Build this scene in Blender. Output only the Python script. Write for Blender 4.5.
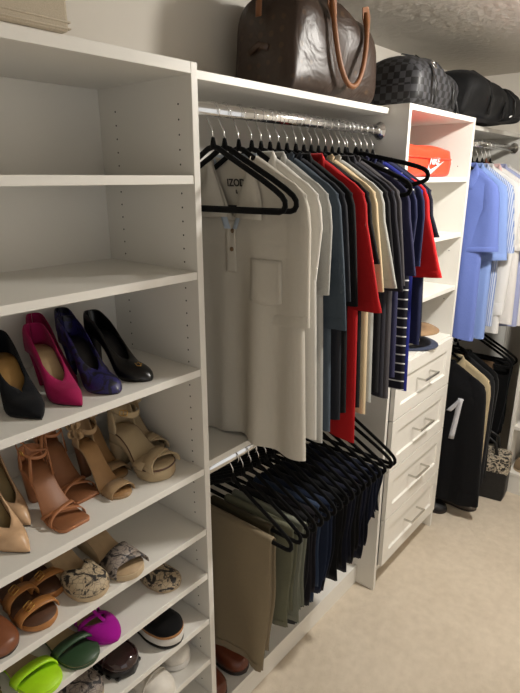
import bpy, bmesh, math, random
from mathutils import Vector, Matrix
PI = math.pi
for o in list(bpy.data.objects): bpy.data.objects.remove(o, do_unlink=True)
SC = bpy.context.scene
COL = SC.collection
# ------------------------------------------------------------------ camera
CAM = Vector((0.0, -1.2963, 1.7433)); FPX = 539.4
YAW, PITCH = math.radians(40.24), math.radians(17.386)
FW = Vector((math.cos(PITCH)*math.cos(YAW), math.cos(PITCH)*math.sin(YAW), -math.sin(PITCH)))
RT = Vector((math.sin(YAW), -math.cos(YAW), 0)); UP = RT.cross(FW)
cd = bpy.data.cameras.new('camera'); cam = bpy.data.objects.new('camera', cd); COL.objects.link(cam)
cd.sensor_fit = 'HORIZONTAL'; cd.sensor_width = 36; cd.lens = 36*FPX/520; cd.clip_start = .02
m = Matrix((RT, UP, -FW)).transposed().to_4x4(); m.translation = CAM; cam.matrix_world = m
SC.camera = cam
def at(px, py, ax, val):
    v = FW + RT*((px-260)/FPX) - UP*((py-346.5)/FPX)
    return CAM + v*((val-CAM[ax])/v[ax])
# ------------------------------------------------------------------ world, exposure
w = bpy.data.worlds.new('world'); SC.world = w; w.use_nodes = True
w.node_tree.nodes['Background'].inputs[0].default_value = (1, .98, .95, 1)
w.node_tree.nodes['Background'].inputs[1].default_value = 0.52
vs = SC.view_settings; vs.view_transform = 'Standard'; vs.look = 'None'; vs.gamma = 1; vs.use_curve_mapping = False
vs.exposure = 0.82
LAMP_POS = (1.98, -1.12, 2.265); LAMP_STRENGTH = 300.0; LAMP_COLOR = (1.0, .96, .89, 1)

# ------------------------------------------------------------------ materials
def lin(c):
    r = []
    for v in c[:3]:
        v = v/255
        r.append(v/12.92 if v <= .04045 else ((v+.055)/1.055)**2.4)
    return (r[0], r[1], r[2], 1)
MATS = {}
class NT:
    def __init__(s, name):
        s.m = bpy.data.materials.new(name); s.m.use_nodes = True
        s.t = s.m.node_tree; s.b = s.t.nodes['Principled BSDF']; s.tc = s.t.nodes.new('ShaderNodeTexCoord')
    def n(s, kind, ins=None, **kw):
        x = s.t.nodes.new(kind)
        for k, v in kw.items(): setattr(x, k, v)
        for k, v in (ins or {}).items():
            if hasattr(v, 'is_output'): s.t.links.new(v, x.inputs[k])
            else: x.inputs[k].default_value = v
        return x
    def link(s, a, b): s.t.links.new(a, b)
    def noise(s, scale, detail=2, co=None, rough=.5, dist=0):
        return s.n('ShaderNodeTexNoise', {'Vector': co or s.tc.outputs['Object'], 'Scale': scale, 'Detail': detail, 'Roughness': rough, 'Distortion': dist})
    def ramp(s, fac, stops, interp='LINEAR'):
        r = s.t.nodes.new('ShaderNodeValToRGB'); s.link(fac, r.inputs[0]); r.color_ramp.interpolation = interp
        e = r.color_ramp.elements
        e[0].position, e[0].color = stops[0]; e[1].position, e[1].color = stops[-1]
        for p, c in stops[1:-1]:
            k = e.new(p); k.color = c
        return r
    def bump(s, h, strength, dist=.002):
        b = s.n('ShaderNodeBump', {'Height': h, 'Strength': strength, 'Distance': dist}); s.link(b.outputs[0], s.b.inputs['Normal'])
    def mix(s, fac, a, b):
        x = s.n('ShaderNodeMix', data_type='RGBA')
        for i, v in ((0, fac), (6, a), (7, b)):
            if hasattr(v, 'is_output'): s.link(v, x.inputs[i])
            else: x.inputs[i].default_value = v
        return x.outputs[2]
    def base(s, v):
        if hasattr(v, 'is_output'): s.link(v, s.b.inputs['Base Color'])
        else: s.b.inputs['Base Color'].default_value = v
def scl(c, k): return (c[0]*k, c[1]*k, c[2]*k, 1)
def cached(f):
    def g(name, *a, **k):
        if name not in MATS: MATS[name] = f(name, *a, **k)
        return MATS[name]
    return g
@cached
def plain(name, col, rough=.5, metal=0, spec=.5, nb=0, ns=60, var=.06, coat=0):
    t = NT(name); c = lin(col); n = t.noise(ns, 3)
    t.base(t.ramp(n.outputs[0], [(.3, scl(c, 1-var)), (.7, scl(c, 1+var))]).outputs[0])
    t.b.inputs['Roughness'].default_value = rough; t.b.inputs['Metallic'].default_value = metal
    t.b.inputs['Specular IOR Level'].default_value = spec; t.b.inputs['Coat Weight'].default_value = coat
    if nb: t.bump(n.outputs[0], nb)
    return t.m
@cached
def fabric(name, col, heather=0.0, rough=.9, weave=900, sheen=.06):
    t = NT(name); c = lin(col)
    n = t.noise(weave, 2); big = t.noise(6, 3)
    k = .08+heather
    a = t.ramp(n.outputs[0], [(.3, scl(c, 1-k)), (.7, scl(c, 1+k))]).outputs[0]
    t.base(t.mix(big.outputs[0], a, scl(c, .92)))
    t.b.inputs['Roughness'].default_value = rough; t.b.inputs['Specular IOR Level'].default_value = .2
    t.b.inputs['Sheen Weight'].default_value = sheen; t.b.inputs['Sheen Roughness'].default_value = .5
    wr = t.noise(38, 3, dist=.6)
    add = t.n('ShaderNodeMath', {0: n.outputs[0], 1: .25}, operation='MULTIPLY')
    ad2 = t.n('ShaderNodeMath', {0: add.outputs[0], 1: wr.outputs[0]}, operation='ADD')
    t.bump(ad2.outputs[0], .35, .004)
    return t.m
@cached
def stripes(name, colA, colB, axis='Z', period=.04, duty=.2, rough=.9):
    t = NT(name); sep = t.n('ShaderNodeSeparateXYZ', {0: t.tc.outputs['Object']})
    a = t.n('ShaderNodeMath', {0: sep.outputs[axis], 1: period}, operation='DIVIDE')
    f = t.n('ShaderNodeMath', {0: a.outputs[0]}, operation='FRACT')
    g = t.n('ShaderNodeMath', {0: f.outputs[0], 1: duty}, operation='LESS_THAN')
    t.base(t.mix(g.outputs[0], lin(colA), lin(colB))); t.b.inputs['Roughness'].default_value = rough
    t.b.inputs['Specular IOR Level'].default_value = .2
    t.bump(t.noise(38, 3).outputs[0], .3, .004)
    return t.m
@cached
def snake(name, light, dark, scale=95):
    t = NT(name); v = t.n('ShaderNodeTexVoronoi', {'Vector': t.tc.outputs['Object'], 'Scale': scale}, feature='DISTANCE_TO_EDGE')
    n = t.noise(30, 3, dist=2.0)
    blot = t.ramp(n.outputs[0], [(.50, lin(light)), (.56, lin(dark))]).outputs[0]
    edge = t.ramp(v.outputs[0], [(0.0, (.7, .7, .7, 1)), (.06, (0, 0, 0, 1))]).outputs[0]
    t.base(t.mix(edge, blot, scl(lin(dark), 1.4))); t.b.inputs['Roughness'].default_value = .5
    t.bump(v.outputs[0], .4, .001)
    return t.m
@cached
def check(name, a, b, size=.028):
    t = NT(name)
    ch = t.n('ShaderNodeTexChecker', {'Vector': t.tc.outputs['Object'], 'Color1': lin(a), 'Color2': lin(b), 'Scale': 1/size})
    n = t.noise(300, 2)
    t.base(ch.outputs[0]); t.b.inputs['Roughness'].default_value = .55; t.bump(n.outputs[0], .15, .001)
    return t.m
@cached
def speckled(name, base, spot):
    t = NT(name)
    v = t.n('ShaderNodeTexVoronoi', {'Vector': t.tc.outputs['Object'], 'Scale': 26, 'Randomness': .25})
    r = t.ramp(v.outputs['Distance'], [(.18, lin(spot)), (.26, lin(base))]).outputs[0]
    n = t.noise(7, 3, dist=1.5)
    t.base(t.mix(.35, r, lin(base))); t.b.inputs['Roughness'].default_value = .36; t.bump(n.outputs[0], .30, .03)
    return t.m
def build_setting_mats():
    t = NT('carpet'); n1 = t.noise(420, 3); n2 = t.noise(2.6, 4, rough=.6); n3 = t.noise(26, 3)
    a = t.ramp(n1.outputs[0], [(.25, lin((202, 187, 166))), (.75, lin((242, 230, 212)))]).outputs[0]
    b = t.ramp(n2.outputs[0], [(.35, lin((212, 197, 176))), (.65, lin((234, 220, 200)))]).outputs[0]
    c3 = t.ramp(n3.outputs[0], [(.3, lin((200, 184, 162))), (.7, lin((236, 222, 202)))]).outputs[0]
    t.base(t.mix(.3, t.mix(.5, a, b), c3)); t.b.inputs['Roughness'].default_value = 1; t.b.inputs['Specular IOR Level'].default_value = .1
    mm = t.n('ShaderNodeMath', {0: n1.outputs[0], 1: n3.outputs[0]}, operation='ADD'); t.bump(mm.outputs[0], .7, .008)
    MATS['carpet'] = t.m
    t = NT('wall_paint'); n = t.noise(160, 3); t.base(lin((222, 216, 206))); t.b.inputs['Roughness'].default_value = .8; t.bump(n.outputs[0], .12, .002)
    MATS['wall_paint'] = t.m
    t = NT('textured_ceiling'); n = t.noise(34, 3, rough=.5); n2 = t.noise(12, 3, dist=1.0)
    mm = t.n('ShaderNodeMath', {0: n.outputs[0], 1: n2.outputs[0]}, operation='ADD')
    t.base(lin((196, 191, 182))); t.b.inputs['Roughness'].default_value = .6; t.bump(mm.outputs[0], .45, .010)
    MATS['ceiling'] = t.m
    t = NT('white_melamine'); n = t.noise(240, 2); t.base(lin((226, 223, 216))); t.b.inputs['Roughness'].default_value = .38; t.bump(n.outputs[0], .05, .001)
    MATS['melamine'] = t.m
build_setting_mats()
WHITE = MATS['melamine']
CHROME = plain('chrome', (225, 225, 225), .16, 1, var=.02)
VELVET = fabric('black_velvet', (10, 10, 11), 0, .95, 1400, .04)
GOLD = plain('gold_metal', (200, 160, 90), .3, 1)
BLACKHOLE = plain('peg_hole_black', (18, 17, 16), .9)

# ------------------------------------------------------------------ mesh helpers
class MB:
    def __init__(s): s.v = []; s.f = []
    def add(s, v, f):
        k = len(s.v); s.v += [tuple(p) for p in v]; s.f += [tuple(i+k for i in q) for q in f]
    def box(s, x0, x1, y0, y1, z0, z1):
        s.add([(x0,y0,z0),(x1,y0,z0),(x1,y1,z0),(x0,y1,z0),(x0,y0,z1),(x1,y0,z1),(x1,y1,z1),(x0,y1,z1)],
              [(3,2,1,0),(4,5,6,7),(0,1,5,4),(1,2,6,5),(2,3,7,6),(3,0,4,7)]); return s
    def loft(s, rings, cap=True, close=True, closed_path=False):
        n = len(rings[0]); v = [p for r in rings for p in r]; f = []
        R = len(rings)
        for i in range(R if closed_path else R-1):
            j = (i+1) % R
            for k in range(n if close else n-1):
                l = (k+1) % n; f.append((i*n+k, i*n+l, j*n+l, j*n+k))
        if cap and not closed_path: f.append(tuple(range(n-1, -1, -1))); f.append(tuple((R-1)*n+k for k in range(n)))
        s.add(v, f); return s
    def sweep(s, pts, a, b, n=8, closed=False, ref=(1,0,0), power=1.0):
        # a: half size along ref, b: half size across; numbers or lists
        P = [Vector(p) for p in pts]; N = len(P); rings = []; ref = Vector(ref)
        for i in range(N):
            if closed: T = P[(i+1) % N]-P[i-1]
            else: T = P[min(i+1, N-1)]-P[max(i-1, 0)]
            T.normalize(); sd = ref-T*ref.dot(T)
            if sd.length < 1e-4: sd = Vector((0,1,0))-T*T.y
            sd.normalize(); ot = T.cross(sd)
            aa = a[i] if hasattr(a, '__len__') else a; bb = b[i] if hasattr(b, '__len__') else b
            rg = []
            for k in range(n):
                q = 2*PI*(k+.5)/n; c, sn = math.cos(q), math.sin(q)
                if power != 1: c = math.copysign(abs(c)**power, c); sn = math.copysign(abs(sn)**power, sn)
                rg.append(P[i]+sd*(aa*c)+ot*(bb*sn))
            rings.append(rg)
        return s.loft(rings, not closed, True, closed)
    def build(s, name, mat, parent=None, smooth=True, bevel=0, weld=0, loc=None, rot=None, solid=0, sub=0):
        me = bpy.data.meshes.new(name); me.from_pydata([tuple(p) for p in s.v], [], s.f)
        bm = bmesh.new(); bm.from_mesh(me)
        if weld: bmesh.ops.remove_doubles(bm, verts=bm.verts, dist=weld)
        bmesh.ops.recalc_face_normals(bm, faces=bm.faces)
        bm.to_mesh(me); bm.free()
        for p in me.polygons: p.use_smooth = smooth
        me.materials.append(mat)
        o = bpy.data.objects.new(name, me); COL.objects.link(o)
        if parent is not None: o.parent = parent
        if loc: o.location = loc
        if rot: o.rotation_euler = rot
        if solid:
            q = o.modifiers.new('solid', 'SOLIDIFY'); q.thickness = solid; q.offset = 0
        if bevel:
            q = o.modifiers.new('bevel', 'BEVEL'); q.width = bevel; q.segments = 2; q.limit_method = 'ANGLE'; q.angle_limit = .7
            q.harden_normals = False
        if sub:
            q = o.modifiers.new('sub', 'SUBSURF'); q.levels = sub; q.render_levels = sub
        return o
def tag(o, label=None, cat=None, group=None, kind=None):
    if label: o['label'] = label
    if cat: o['category'] = cat
    if group: o['group'] = group
    if kind: o['kind'] = kind
    return o
def thing(name, label, cat, loc=(0,0,0), rz=0, group=None):
    o = bpy.data.objects.new(name, None); COL.objects.link(o); o.empty_display_size = .05
    o.location = loc; o.rotation_euler = (0, 0, rz); return tag(o, label, cat, group)
def box(name, mat, parent, x0, x1, y0, y1, z0, z1, bevel=.0012):
    return MB().box(x0, x1, y0, y1, z0, z1).build(name, mat, parent, False, bevel)
def struct(name, x0, x1, y0, y1, z0, z1, mat):
    return tag(box(name, mat, None, x0, x1, y0, y1, z0, z1, 0), kind='structure')
def smooth(t): t = max(0, min(1, t)); return t*t*(3-2*t)
def interp(tab, t):
    if t <= tab[0][0]: return tab[0][1]
    for (a, x), (b, y) in zip(tab, tab[1:]):
        if t <= b: return x+(y-x)*smooth((t-a)/(b-a))
    return tab[-1][1]
def polyprism(pts, th):            # pts in (a,b) plane -> verts (a,b) front/back along third axis (x)
    n = len(pts); v = [(-th/2, a, b) for a, b in pts]+[(th/2, a, b) for a, b in pts]
    f = [tuple(range(n)), tuple(range(2*n-1, n-1, -1))]+[(i, i+n, (i+1) % n+n, (i+1) % n) for i in range(n)]
    m = MB(); m.add(v, f); return m

# ------------------------------------------------------------------ the room
CEIL = 2.288; XF = 3.38; YR = -2.15; XB = -1.0
struct('floor', XB-.1, XF+.1, YR-.1, .1, -.1, 0, MATS['carpet'])
struct('ceiling', XB-.1, XF+.1, YR-.1, .1, CEIL, CEIL+.1, MATS['ceiling'])
struct('wall_left', XB-.1, XF+.1, 0.0, .1, 0, CEIL, MATS['wall_paint'])
struct('wall_far', XF, XF+.1, YR, 0, 0, CEIL, MATS['wall_paint'])
def wall_with_fill_opening():     # unseen doorway opening, added to let soft world light fill the shelves
    mb = MB(); mb.box(.75, XF+.1, YR-.1, YR, 0, CEIL); mb.box(XB-.1, -.85, YR-.1, YR, 0, CEIL); mb.box(-.85, .75, YR-.1, YR, 2.05, CEIL)
    tag(mb.build('wall_right', MATS['wall_paint'], None, False), kind='structure')
wall_with_fill_opening()
struct('wall_near', XB-.1, XB, YR, 0, 0, CEIL, MATS['wall_paint'])
# flush round ceiling downlight
lamp = thing('ceiling_lamp', 'round flush white domed lamp on the textured ceiling', 'lamp', (LAMP_POS[0], LAMP_POS[1], CEIL))
mb = MB(); mb.loft([[(r*math.cos(q*PI/16), r*math.sin(q*PI/16), z) for q in range(32)] for r, z in ((.105, 0), (.105, -.010), (.098, -.020), (.082, -.022), (.080, -.012), (.02, -.012))])
mb.build('trim_ring', plain('lamp_white', (235, 235, 232), .4), lamp)
t = NT('lamp_glow'); e = t.n('ShaderNodeEmission', {'Color': LAMP_COLOR, 'Strength': LAMP_STRENGTH})
t.link(e.outputs[0], t.t.nodes['Material Output'].inputs[0])
mb = MB(); mb.loft([[(r*math.cos(q*PI/16), r*math.sin(q*PI/16), z) for q in range(32)] for r, z in ((.076, .004), (.075, -.008), (.066, -.022), (.048, -.032), (.024, -.037), (.006, -.038))]); mb.build('diffuser', t.m, lamp, loc=(0, 0, LAMP_POS[2]-CEIL))

# ------------------------------------------------------------------ cabinetry
T = .019
XP = .9019; X0 = .15; XT0 = 1.8143; XT1 = 2.4366; ZT = 1.981; DL = .3546; DT = .415; DM = .342
def peg_holes(parent, x, ys, zs, face):
    mb = MB()
    for y in ys:
        for z in zs:
            mb.loft([[(x+face*d, y+.0023*math.cos(k*PI/3), z+.0023*math.sin(k*PI/3)) for k in range(6)] for d in (.0006, -.004)])
    return tag(mb.build('peg_holes', BLACKHOLE, parent, False), kind='stuff')
st = thing('shoe_shelf_tower', 'tall white open shelf tower filled with rows of shoes', 'shelf', (0, 0, 0))
box('side_panel', WHITE, st, XP-T, XP, -DL, 0, 0, ZT)
box('side_panel', WHITE, st, X0, X0+T, -DL, 0, 0, ZT)
box('back_panel', WHITE, st, X0+T, XP-T, -.008, 0, .07, ZT-.024)
box('top_board', WHITE, st, X0+T, XP-T, -DL, 0, ZT-.024, ZT)
SH = [1.748, 1.5285, 1.2813, .9974, .808, .6585, .497, .346, .205, .09]
for z in SH: box('shelf', WHITE, st, X0+T+.0005, XP-T-.0005, -DL+.002, -.008, z-T, z)
box('toe_kick', WHITE, st, X0+T, XP-T, -DL+.03, -DL+.045, 0, .07)
zz = [1.56+.032*k for k in range(13)]
zz = [z for z in [.14+.032*k for k in range(56)] if all(abs(z-(s-.01)) > .016 for s in SH)]
peg_holes(st, XP-T, (-DL+.045, -.075), zz, -1)
# middle hanging section
hs = thing('hanging_section', 'white double-hang closet section between shoe tower and drawer tower', 'closet section', (0, 0, 0))
box('top_shelf', WHITE, hs, XP+.0006, XT0-.0006, -DM, 0, ZT-.030, ZT-.011)
box('middle_shelf', WHITE, hs, XP+.0006, XT0-.0006, -DM, -.008, .985, 1.004)
box('base_board', WHITE, hs, XP+.0006, XT0-.0006, -.329, -.008, .07, .09)
box('toe_kick', WHITE, hs, XP+.0006, XT0-.0006, -.329, -.314, 0, .07)
box('back_panel', WHITE, hs, XP+.0006, XT0-.0006, -.008, 0, 0, ZT-.030)
# drawer tower
dt = thing('drawer_tower', 'white tower of four shaker drawers below open cubbies', 'drawer tower', (0, 0, 0))
box('side_panel', WHITE, dt, XT0, XT0+T, -DT, 0, 0, ZT)
box('side_panel', WHITE, dt, XT1-T, XT1, -DT, 0, 0, ZT)
box('back_panel', WHITE, dt, XT0+T, XT1-T, -.008, 0, .1, ZT-T)
box('top_board', WHITE, dt, XT0+T, XT1-T, -DT, 0, ZT-T, ZT)
for z in (1.745, 1.513, 1.276): box('shelf', WHITE, dt, XT0+T, XT1-T, -DT+.003, -.008, z-T, z)
box('counter_board', WHITE, dt, XT0+T, XT1-T, -DT, -.008, 1.045-T, 1.045)
box('bottom_board', WHITE, dt, XT0+T, XT1-T, -DT, -.008, .10, .118)
box('toe_kick', WHITE, dt, XT0+T, XT1-T, -DT+.05, -DT+.065, 0, .10)
peg_holes(dt, XT0, (-.29,), [1.6+.032*k for k in range(9)], -1)
peg_holes(dt, XT1-T, (-DT+.05,), [1.21, 1.43, 1.79], -1)
def drawer(z0, z1):
    x0, x1 = XT0+.024, XT1-.040; y1 = -DT-.001; y0 = y1-.019; fr = .055
    mb = MB()
    outer = [(x0, z0), (x1, z0), (x1, z1), (x0, z1)]; inn = [(x0+fr, z0+fr), (x1-fr, z0+fr), (x1-fr, z1-fr), (x0+fr, z1-fr)]
    in2 = [(x0+fr+.004, z0+fr+.004), (x1-fr-.004, z0+fr+.004), (x1-fr-.004, z1-fr-.004), (x0+fr+.004, z1-fr-.004)]
    v = [(a, y1, b) for a, b in outer]+[(a, y0, b) for a, b in outer]+[(a, y0, b) for a, b in inn]+[(a, y0+.009, b) for a, b in in2]
    f = [(3,2,1,0)]
    for i in range(4):
        j = (i+1) % 4; f += [(i, j, 4+j, 4+i), (4+i, 4+j, 8+j, 8+i), (8+i, 8+j, 12+j, 12+i)]
    f.append((12,13,14,15)); mb.add(v, f)
    d = mb.build('drawer', WHITE, dt, False, .0008)
    h = MB(); xc = (x0+x1)/2; zc = (z0+z1)/2+.008; hw = .07
    h.box(xc-hw, xc+hw, y0-.034, y0-.026, zc-.004, zc+.004)
    for s in (-1, 1): h.box(xc+s*(hw-.006)-.004, xc+s*(hw-.006)+.004, y0-.027, y0+.0095, zc-.0035, zc+.0035)
    h.build('handle', plain('brushed_nickel', (205, 203, 198), .25, 1), d, False, .001)
for k in range(4): drawer(.122+.2306*k+.0015, .122+.2306*(k+1)-.0025)
# far hanging section on the same wall, and far wall shoe unit
fs = thing('corner_hanging_section', 'white double-hang closet section beyond the drawer tower', 'closet section', (0, 0, 0))
box('top_shelf', WHITE, fs, XT1+.0006, XF-.0006, -DM, 0, ZT-.030, ZT-.011)
box('back_panel', WHITE, fs, XT1+.0006, XF-.0006, -.008, 0, 0, ZT-.030)
box('side_panel', WHITE, fs, XF-T, XF, -.40, -.008, 0, ZT-.03)
fu = thing('far_shoe_shelf', 'white shelf unit on the far wall beside the hanging shirts', 'shelf', (0, 0, 0))
XU = 3.02
box('side_panel', WHITE, fu, XU, XF, -.607, -.588, 0, ZT)
box('side_panel', WHITE, fu, XU, XF, -1.25, -1.231, 0, ZT)
for z in (.128, .413, .70, 1.0, 1.3, 1.6, ZT): box('shelf', WHITE, fu, XU, XF, -1.231, -.607, z-T, z)
box('toe_kick', WHITE, fu, XU+.004, XU+.02, -1.231, -.607, 0, .128-T)
box('back_panel', WHITE, fu, XF-.006, XF, -1.231, -.607, .128, ZT-T)
def rod(x0, x1, y, z, label):
    r = thing('closet_rod', label, 'rod', (x0, y, z)); L = x1-x0
    MB().sweep([(0.004,0,0), (L-.004,0,0)], .0105, .0155, 20, ref=(0,1,0)).build('tube', CHROME, r)
    for s in (0, 1):
        a = 0 if s == 0 else L; d = 1 if s == 0 else -1
        fl = MB(); fl.loft([[(a+d*k, rr*.9*math.cos(q*PI/10), rr*1.15*math.sin(q*PI/10)) for q in range(20)] for k, rr in ((.0002, .026), (.004, .026), (.005, .02), (.016, .0195))])
        fl.build('flange', CHROME, r)
ROD_Y = -.31; RZ = 1.898; RZ2 = .955
rod(XP, XT0, ROD_Y, RZ, 'long chrome closet rod holding the short-sleeved shirts')
rod(XP, XT0, ROD_Y, RZ2, 'low chrome closet rod holding folded trousers')
rod(XT1, XF-T, ROD_Y, RZ, 'chrome closet rod holding the blue and white dress shirts')
rod(XT1, XF-T, ROD_Y, RZ2, 'low chrome closet rod holding the black sweatshirt')

# ------------------------------------------------------------------ hangers
def hanger_mesh():
    half = [(0, -.083), (.018, -.088), (.05, -.106), (.10, -.132), (.15, -.158), (.19, -.181), (.21, -.195), (.2185, -.206), (.2195, -.217), (.214, -.2265), (.203, -.230), (.10, -.231)]
    P = [(0, y, z) for y, z in half]+[(0, 0, -.231)]+[(0, -y, z) for y, z in half[:0:-1]]
    mb = MB(); mb.sweep(P, .0035, .0070, 8, True, (1,0,0), .7)
    mb.sweep([(0,0,-.062), (0,0,-.088)], [.0045, .006], [.0045, .011], 8, ref=(1,0,0))
    return mb
def hook_mesh():
    r = .0225; pts = []
    for k in range(15):
        a = math.radians(215-k*(215+40)/14); pts.append((0, r*math.cos(a), -.004+r*math.sin(a)))
    # a from 215deg (open side) over the top to -40deg, then stem
    pts += [(0, .012, -.03), (0, .002, -.045), (0, 0, -.066)]
    mb = MB(); mb.sweep(pts, .0016, .0016, 6, ref=(1,0,0)); return mb
HANG = {}
def hanger(x, label, z=RZ, rz=0, group=None, mat=None, name='velvet_hanger', y=ROD_Y):
    h = thing(name, label, 'hanger', (x, y, z), rz, group)
    key = (mat or VELVET).name
    if key not in HANG:
        b = hanger_mesh().build('body', mat or VELVET, h); k = hook_mesh().build('hook', CHROME, h); HANG[key] = (b, k)
    else:
        for src in HANG[key]:
            c = src.copy(); COL.objects.link(c); c.parent = h
    return h

# ------------------------------------------------------------------ shirts
class Garment:
    """a shirt hanging on a hanger; local origin at the rod, front towards -x"""
    def __init__(s, hw=.225, bw=.235, length=.80, T=.016, top=-.100, slope=.094, neck=.075, dip=.06, seed=1, fold=.005, vneck=False, rest=None, basew=1.0):
        s.oy = 0.0; s.__dict__.update(hw=hw, bw=bw, length=length, T=T, top=top, slope=slope, neck=neck, dip=dip, fold=fold, vneck=vneck, rest=rest, basew=basew)
        r = random.Random(seed); s.ph = [r.uniform(0, 6.28) for _ in range(6)]; s.zh = top-length; s.r = r
    def ztop(s, u, front):
        y = abs(u)*s.hw; z = s.top
        if y < s.neck:
            if front: z -= s.dip*((1-y/s.neck)**.9 if s.vneck else (1-(y/s.neck)**2)**.6)
            else: z -= .012*(1-(y/s.neck)**2)
        else: z -= s.slope*((y-s.neck)/(s.hw-s.neck))**1.15
        return z
    def width(s, u, v): 
        k = smooth(v/.25); return s.hw*(1-k)+(s.bw*(.9+.1*v))*k
    def wave(s, y, z):
        v = max(0.0, (-.112-z)/.77); a = smooth((v-.05)/.6); y = y+s.oy
        base = s.basew*(1+v)*(.005*math.sin(y*30+.6)+.003*math.sin(y*55+2.1))         # shared by neighbours so folds nest
        own = s.fold*(.5*math.sin(y*26+s.ph[0]+v*1.2)+.3*math.sin(y*48+s.ph[1]-v*1.5))
        return a*(base+own*.6)
    def pt(s, u, v, front):
        z = s.ztop(u, front)*(1-v)+(s.zh+.008*math.sin(u*4+s.ph[2]))*v
        y = u*s.width(u, v)
        edge = max(0, 1-abs(u)**14)**.5
        neckk = 1 if abs(u)*s.hw < s.neck*.98 else 0
        th = edge*max(min(.0075, v*.9+.0065*neckk), s.T*(.35*neckk+(1-.35*neckk)*smooth(v/.14)))
        if v == 0 and not neckk: th = 0
        if s.rest is not None:          # the part of the hem behind the shelf edge lies on the shelf
            lim = s.rest-.16*smooth((-.055-y)/.03); z = max(z, lim)
        return ((-th if front else th)+s.wave(y, z), y, z)
    def surf(s, y, z, off=.0):       # front surface point for (y,z)
        v = (z-s.top)/(s.zh-s.top); u = y/s.bw
        for _ in range(8):
            u = max(-1, min(1, y/s.width(u, max(0, v)))); zt = s.ztop(u, True); v = (z-zt)/(s.zh-zt)
        v = max(0, min(1, v)); p = s.pt(u, v, True); return (p[0]-off, y, z)
    def body(s, nu=36, nv=22):
        us = [math.sin(PI/2*(-1+2*i/nu)) if False else -1+2*i/nu for i in range(nu+1)]
        vsn = [(j/nv)**1.35 for j in range(nv+1)]
        mb = MB()
        for front in (True, False):
            mb.loft([[s.pt(u, v, front) for u in us] for v in vsn], cap=False, close=False)
        return mb
    def sleeve(s, side, length=.22, wid=.17, flare=.035, T=.02, n=10):
        mb = MB(); hw, zs = s.hw, s.top-s.slope
        outer = [(hw*.62, zs+.052), (hw*.85, zs+.026), (hw*.97, zs+.004), (hw+.007, zs-.03), (hw+.013, zs-.08)]
        inner = [(hw*.60, zs+.045), (hw*.62, zs-.0), (hw*.64, zs-.045), (hw*.66, zs-.08), (hw*.67, zs-.10)]
        rows = 10; a0, b0 = outer[-1], inner[-1]
        for k in range(1, rows+1):
            q = k/rows
            outer.append((a0[0]+flare*q, a0[1]+(zs-length-a0[1])*q)); inner.append((b0[0]+(hw+.013+flare-wid-b0[0])*q, b0[1]+(zs-length-.012-b0[1])*q))
        rings = []
        for k, (o, i) in enumerate(zip(outer, inner)):
            q = k/(len(outer)-1); rg = []; Tk = max(.0068, T*smooth(q*4+.12)); m_ = 20
            for j in range(m_):
                a = PI*.84*(-1+2*j/(m_-1)); c = .5+.5*math.cos(a); y = i[0]+(o[0]-i[0])*c; z = i[1]+(o[1]-i[1])*c
                x = Tk*math.copysign(abs(math.sin(a))**.7, math.sin(a))
                x += s.wave(side*y, z)+q*.002*math.sin(c*7+s.ph[3]+q*2)
                rg.append((x, side*y, z))
            rings.append(rg)
        mb.loft(rings, cap=False, close=False)      # the seam inside the body stays open so the hanger passes
        # turned-in hem cap just above the opening
        last = rings[-1]; capr = [(p[0], p[1], p[2]+.012) for p in last]
        mb.add(capr, [tuple(range(len(capr)))])
        # hem band
        return mb
    def hemband(s, side, length=.22, wid=.17, flare=.035, T=.0212):
        mb = MB(); hw, zs = s.hw, s.top-s.slope; rings = []
        for q0 in (.88, .885, .99, 1.0):
            a0, b0 = (hw+.013, zs-.08), (hw*.67, zs-.10); q = q0
            o = (a0[0]+flare*q, a0[1]+(zs-length-a0[1])*q); i = (b0[0]+(hw+.013+flare-wid-b0[0])*q, b0[1]+(zs-length-.012-b0[1])*q)
            qq = (4+q*10)/14; rg = []; Tk = T*smooth(qq*4+.12) if q0 not in (.88, 1.0) else T*.95
            for j in range(20):
                a = 2*PI*j/20; c = .5+.51*math.cos(a); y = i[0]+(o[0]-i[0])*c; z = i[1]+(o[1]-i[1])*c
                x = Tk*math.copysign(abs(math.sin(a))**.7, math.sin(a))+s.wave(side*y, z)+qq*.002*math.sin(c*7+s.ph[3]+qq*2)
                rg.append((x, side*y, z))
            rings.append(rg)
        mb.loft(rings, cap=False); return mb
    def patch(s, y0, y1, z0, z1, off, ny=6, nz=10, shape=None):
        mb = MB(); rows = []
        for j in range(nz+1):
            z = z1+(z0-z1)*j/nz; r = []
            for i in range(ny+1):
                y = y0+(y1-y0)*i/ny; zz_ = z
                if shape: y, zz_ = shape(y, z)
                r.append(s.surf(y, zz_, off))
            rows.append(r)
        mb.loft(rows, cap=False, close=False); return mb
    def collar(s, spread=.055, drop=.05, T=.004):
        # stand ring plus falling flap, opening at the front centre
        mb = MB(); n = 30; rows = []
        for k in range(n+1):
            a = -PI*.5+2*PI*k/n             # angle around neck, start at front centre
            y = s.neck*math.sin(2*PI*k/n); fr = math.cos(2*PI*k/n)     # 1 at front, -1 at back
            zb = s.top-.014-(s.dip-.012)*smooth((fr+.2)/1.2); x = -.011*fr
            w_ = abs(math.sin(2*PI*k/n)); 
            top = zb+.020; 
            flapo = 1.25+.25*smooth((fr+.5)/1.5)
            dz = drop*(.75+.65*smooth((fr-.3)/.7))
            sx = -.006 if fr > -.2 else .004
            rows.append([(x, y, zb-.004), (x*1.02, y*1.0, top), (x*1.1+sx*.5, y*1.06, top+.004), (x*1.15+sx, y*1.18, top-.012), (x*1.15+sx*1.5-(.003 if fr > 0 else 0), y*flapo+(.012*math.copysign(1, y) if fr > .8 and abs(y) > 1e-6 else 0), top-dz)])
        mb.loft(rows, cap=False, close=False); return mb
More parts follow.
